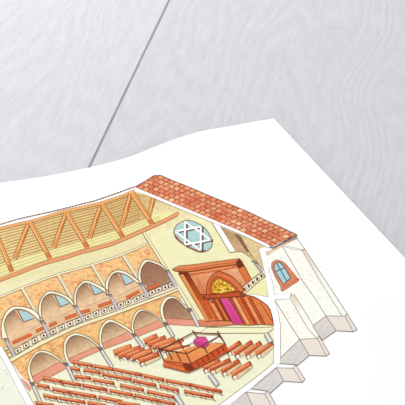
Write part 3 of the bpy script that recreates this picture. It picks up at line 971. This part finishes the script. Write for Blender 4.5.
LEFT = 'orange-red pew drawn between the side aisle and the reading platform'
for i, (a, b) in enumerate([((144, 341.6), (157, 335.8)), ((148, 344.6), (165.5, 337.6)), ((152.5, 347), (174.5, 338.9)), ((158, 349), (183.5, 340.8)), ((165, 349.6), (188.5, 343.6)),
                            ((113.6, 352.4), (131.2, 346.4)), ((118, 356), (139.8, 347.8)), ((126, 356.8), (144.5, 349.6)), ((131.5, 358.4), (151.5, 350)), ((139, 361), (158.5, 353.6))]):
    pew(a, b, 5.0, LEFT, 15 + i, 'slab' if i not in (4, 9) else 'spaced')
RIGHT = 'orange-red pew drawn to the right of the reading platform'
for i, (a, b) in enumerate([((227, 351), (240.3, 342.4)), ((234.4, 353.8), (251.8, 341.9)), ((245.2, 354), (260.6, 342.6)), ((256, 353.6), (272, 342.6)),
                            ((203, 368.2), (219.5, 360.4)), ((209.5, 369.4), (230, 359.8)), ((221.5, 371.4), (239, 360.6)), ((231.5, 374.6), (250.5, 362.8))]):
    pew(a, b, 4.2, RIGHT, 15 + i, 'spaced')

for a, b, lab in [((209.6, 374.2), (217.4, 385.2), 'short grey pillar stump beside the right pews'), ((175, 394.6), (182.5, 405.4), 'short grey pillar stump among the front pews'), ((265.7, 333.4), (271, 342), 'short grey pillar stump below the shrine steps')]:
    p = Part('printed_pillar', 27, label=lab)
    p.fill(strip(a, b, 4.2), (224, 222, 216), W_)
    s = strip(a, b, 4.2)
    p.line([s[0], s[1]], .9, (112, 104, 100))
    p.line([s[3], s[2]], .9, (112, 104, 100))
    p.line([s[1], s[2]], .8, (120, 112, 106))
    p.done()

# -- reading platform
pl = Part('printed_platform', 29, label='orange railed reading platform in the middle of the drawn hall')
pl.fill([(163, 365.9), (163.6, 360.6), (188.3, 364.2), (197.3, 368.4), (188.3, 372.4)], (222, 112, 62), S_)
pl.fill([(192.4, 363.4), (225.6, 343.4), (228.4, 351.4), (197.3, 368.4), (190, 371)], (202, 84, 44), S_)
pl.fill([(182, 364), (190, 363.6), (195, 368.4), (190, 372), (185, 370)], (132, 56, 34), S_)
pl.fill([(163.6, 360.6), (168, 356), (176, 351.6), (195, 346), (206, 343), (225.6, 343.4), (190.4, 363.8)], (234, 152, 88), W_, (228, 138, 78), (200, 346), (180, 362))
pl.fill([(180.5, 345.5), (184.6, 340.2), (193, 335.6), (194.4, 341.5), (187, 345)], (248, 246, 236), W_)
pl.fill([(207, 337), (217.7, 335.8), (216.4, 338.4), (209.4, 342)], (250, 249, 240), W_)
pl.fill([(217.5, 338), (219.6, 337.4), (224.6, 343), (212, 342.2)], (244, 240, 214), W_)
pl.line([(163.6, 360.8), (190.4, 364), (225.6, 343.6)], .9, (112, 52, 34))
pl.line([(163, 366), (188.3, 372.4), (197.3, 368.4), (228.4, 351.4)], .7, (140, 72, 46))
pl.line([(166, 362.6), (186, 367)], .7, (150, 74, 46))
pl = pl.done()
for t in (.12, .27, .42, .57, .72, .87):
    p = Part('printed_platform_panel_bar', 30, parent=pl)
    x, y = 192.4 + (225.6 - 192.4) * t, 363.4 + (343.4 - 363.4) * t
    p.line([(x, y), (x + 3.2, y + 5.2)], 1.0, (120, 48, 30))
    p.done()
tb = Part('printed_covered_table', 31, parent=pl, label='reading desk under a magenta cloth')
tb.fill([(193.4, 341), (198, 336.7), (205.4, 337), (208.8, 343.4), (209.6, 344.6), (205, 348.6), (200, 347.4), (195.5, 345.6)], (216, 84, 150), W_)
tb.fill([(193.4, 341), (198, 341.2), (208.6, 342.8), (209.6, 344.6), (205, 348.6), (200, 347.4), (195.5, 345.6)], (198, 70, 130), W_)
tb.line([(193.4, 341), (198, 336.7), (205.4, 337), (208.8, 343.4), (205, 348.6), (195.5, 345.6)], .6, (140, 48, 90), closed=True)
tb.done()
for a, b in [((165, 347.2), (193.5, 332.3)), ((193.5, 332.3), (217.7, 334.2)), ((217.7, 334.2), (224.8, 343)), ((187, 353.4), (218.6, 336.4)), ((158, 349), (186, 353.6)), ((158, 349.2), (166, 346.6))]:
    p = Part('printed_platform_rail', 32, parent=pl)
    p.line([a, b], 1.15, (116, 66, 48))
    p.done()
for a, b in [((192.4, 330.3), (197.6, 337.6)), ((177.6, 338.4), (183.4, 348.7)), ((157.8, 346.8), (164.4, 361)), ((167.2, 349.8), (172.4, 359.9)), ((175.8, 350.8), (181, 361.4)), ((185.2, 351.2), (191, 363)), ((202.8, 345.6), (207.4, 353)), ((217.4, 331), (225, 343.6))]:
    p = Part('printed_platform_post', 33, parent=pl)
    p.line([a, b], 1.25, (108, 58, 42))
    p.done()


# ------------------------------------------------------------------ the white boards
GA, GB = on_plane(169.4, 0, BOARD_TOP), on_plane(89.2, 167.4, BOARD_TOP)
GD = (GA - GB)
GD.z = 0
GD.normalize()                           # along the boards
GX = Vector((GD.y, -GD.x, 0))            # across the boards, to the right
ANG = math.atan2(GX.y, GX.x)

wm, wnt, wb = new_mat('whitewashed_wood')
N, L = wnt.nodes, wnt.links
tc = N.new('ShaderNodeTexCoord')
# the grain wanders: slide the across-board coordinate by a slow field
slow = N.new('ShaderNodeTexNoise')
slow.inputs['Scale'].default_value = 3.0
slow.inputs['Detail'].default_value = 1
L.new(tc.outputs['Object'], slow.inputs['Vector'])
slide = N.new('ShaderNodeVectorMath')
slide.operation = 'MULTIPLY_ADD'
L.new(slow.outputs['Color'], slide.inputs[0])
slide.inputs[1].default_value = (0.11, 0.0, 0.0)
L.new(tc.outputs['Object'], slide.inputs[2])
mp = N.new('ShaderNodeMapping')
mp.inputs['Scale'].default_value = (1.0, 0.13, 1.0)
L.new(slide.outputs[0], mp.inputs['Vector'])
warp = N.new('ShaderNodeTexNoise')
warp.inputs['Scale'].default_value = 3.2
warp.inputs['Detail'].default_value = 2
L.new(mp.outputs[0], warp.inputs['Vector'])
fib = N.new('ShaderNodeTexNoise')
fib.inputs['Scale'].default_value = 150
fib.inputs['Detail'].default_value = 4
fib.inputs['Roughness'].default_value = 0.6
L.new(mp.outputs[0], fib.inputs['Vector'])
# growth rings: contour lines of the warped field
rings = N.new('ShaderNodeMath')
rings.operation = 'MULTIPLY'
rings.inputs[1].default_value = 330
L.new(warp.outputs['Fac'], rings.inputs[0])
sn = N.new('ShaderNodeMath')
sn.operation = 'SINE'
L.new(rings.outputs[0], sn.inputs[0])
fine = N.new('ShaderNodeTexNoise')
fine.inputs['Scale'].default_value = 330
fine.inputs['Detail'].default_value = 2
mp2 = N.new('ShaderNodeMapping')
mp2.inputs['Scale'].default_value = (1.0, 0.2, 1.0)
L.new(slide.outputs[0], mp2.inputs['Vector'])
L.new(mp2.outputs[0], fine.inputs['Vector'])
h1 = N.new('ShaderNodeMath')
h1.operation = 'MULTIPLY_ADD'
L.new(sn.outputs[0], h1.inputs[0])
h1.inputs[1].default_value = 0.09
L.new(fib.outputs['Fac'], h1.inputs[2])
h2 = N.new('ShaderNodeMath')
h2.operation = 'MULTIPLY_ADD'
L.new(fine.outputs['Fac'], h2.inputs[0])
h2.inputs[1].default_value = 0.75
L.new(h1.outputs[0], h2.inputs[2])
cr = N.new('ShaderNodeMapRange')
cr.inputs['From Min'].default_value = 0.55
cr.inputs['From Max'].default_value = 1.2
L.new(h2.outputs[0], cr.inputs['Value'])
att = N.new('ShaderNodeAttribute')
att.attribute_name = 'board_tone'
mx = N.new('ShaderNodeMix')
mx.data_type = 'RGBA'
L.new(cr.outputs[0], mx.inputs[0])
mx.inputs[6].default_value = (0.575, 0.58, 0.612, 1)
mx.inputs[7].default_value = (0.672, 0.672, 0.706, 1)
ml = N.new('ShaderNodeVectorMath')
ml.operation = 'MULTIPLY'
L.new(mx.outputs[2], ml.inputs[0])
L.new(att.outputs['Color'], ml.inputs[1])
L.new(ml.outputs[0], wb.inputs['Base Color'])
bp = N.new('ShaderNodeBump')
bp.inputs['Strength'].default_value = 0.25
bp.inputs['Distance'].default_value = 0.0006
L.new(h2.outputs[0], bp.inputs['Height'])
L.new(bp.outputs[0], wb.inputs['Normal'])

gm, gnt, gb = new_mat('grey_groove')  # grey-brown for the seam between boards, darker than the wood
gn = gnt.nodes.new('ShaderNodeTexNoise')
gn.inputs['Scale'].default_value = 80
gr = gnt.nodes.new('ShaderNodeValToRGB')
gr.color_ramp.elements[0].color = (0.38, 0.36, 0.34, 1)
gr.color_ramp.elements[1].color = (0.5, 0.48, 0.45, 1)
gnt.links.new(gn.outputs['Fac'], gr.inputs['Fac'])
gnt.links.new(gr.outputs[0], gb.inputs['Base Color'])

BW, GAP = 0.62, 0.0028
bm = bmesh.new()
tone = bm.verts.layers.float_color.new('board_tone')
tones = {-3: .99, -2: .98, -1: 1.0, 0: .97, 1: 1.0, 2: .98}
for k in range(-3, 3):
    x0, x1 = k * BW + GAP / 2, (k + 1) * BW - GAP / 2
    prof = [(x0, -0.02), (x0, -0.0012), (x0 + 0.0008, 0), (x1 - 0.0008, 0), (x1, -0.0012), (x1, -0.02)]
    prev = None
    for y in (-1.9, 2.6):
        ring = []
        for px, pz in prof:
            v = bm.verts.new((px, y, pz))
            v[tone] = (tones[k], tones[k], tones[k] * (1.0 if k < 0 else 0.985), 1)
            ring.append(v)
        if prev:
            for i in range(len(prof) - 1):
                bm.faces.new([prev[i], prev[i + 1], ring[i + 1], ring[i]])
        prev = ring
sub = [bm.verts.new(p) for p in ((-3 * BW, -1.9, -0.0022), (3 * BW, -1.9, -0.0022), (3 * BW, 2.6, -0.0022), (-3 * BW, 2.6, -0.0022))]
f = bm.faces.new(sub)
f.material_index = 1
bmesh.ops.recalc_face_normals(bm, faces=bm.faces[:])
for f in bm.faces:
    if f.normal.z < -0.5:
        f.normal_flip()
me = bpy.data.meshes.new('floor')
bm.to_mesh(me)
bm.free()
me.materials.append(wm)
me.materials.append(gm)
floor = bpy.data.objects.new('floor', me)
C.objects.link(floor)
floor.location = (GB.x, GB.y, BOARD_TOP)
floor.rotation_euler = (0, 0, ANG)
floor['kind'] = 'structure'
floor['label'] = 'whitewashed wooden floor boards with a dark seam'

# ------------------------------------------------------------------ light
w = bpy.data.worlds.new('world')
bpy.context.scene.world = w
w.use_nodes = True
bg = w.node_tree.nodes['Background']
bg.inputs['Color'].default_value = (0.98, 0.985, 1.0, 1)
bg.inputs['Strength'].default_value = 0.72


def area(name, loc, target, size, power, color):
    d = bpy.data.lights.new(name, 'AREA')
    d.shape = 'SQUARE'
    d.size = size
    d.energy = power
    d.color = color
    o = bpy.data.objects.new(name, d)
    C.objects.link(o)
    o.location = loc
    o.rotation_euler = (Vector(target) - Vector(loc)).to_track_quat('-Z', 'Y').to_euler()


area('soft_area_light', (-1.3, 1.5, 1.7), (-0.1, 0.2, 0), 1.2, 45, (1.0, 1.0, 1.0))  # added soft area light, unseen: gives the falloff from upper left

sc = bpy.context.scene
sc.view_settings.view_transform = 'Standard'
sc.view_settings.look = 'None'
sc.view_settings.exposure = 0
sc.view_settings.gamma = 1
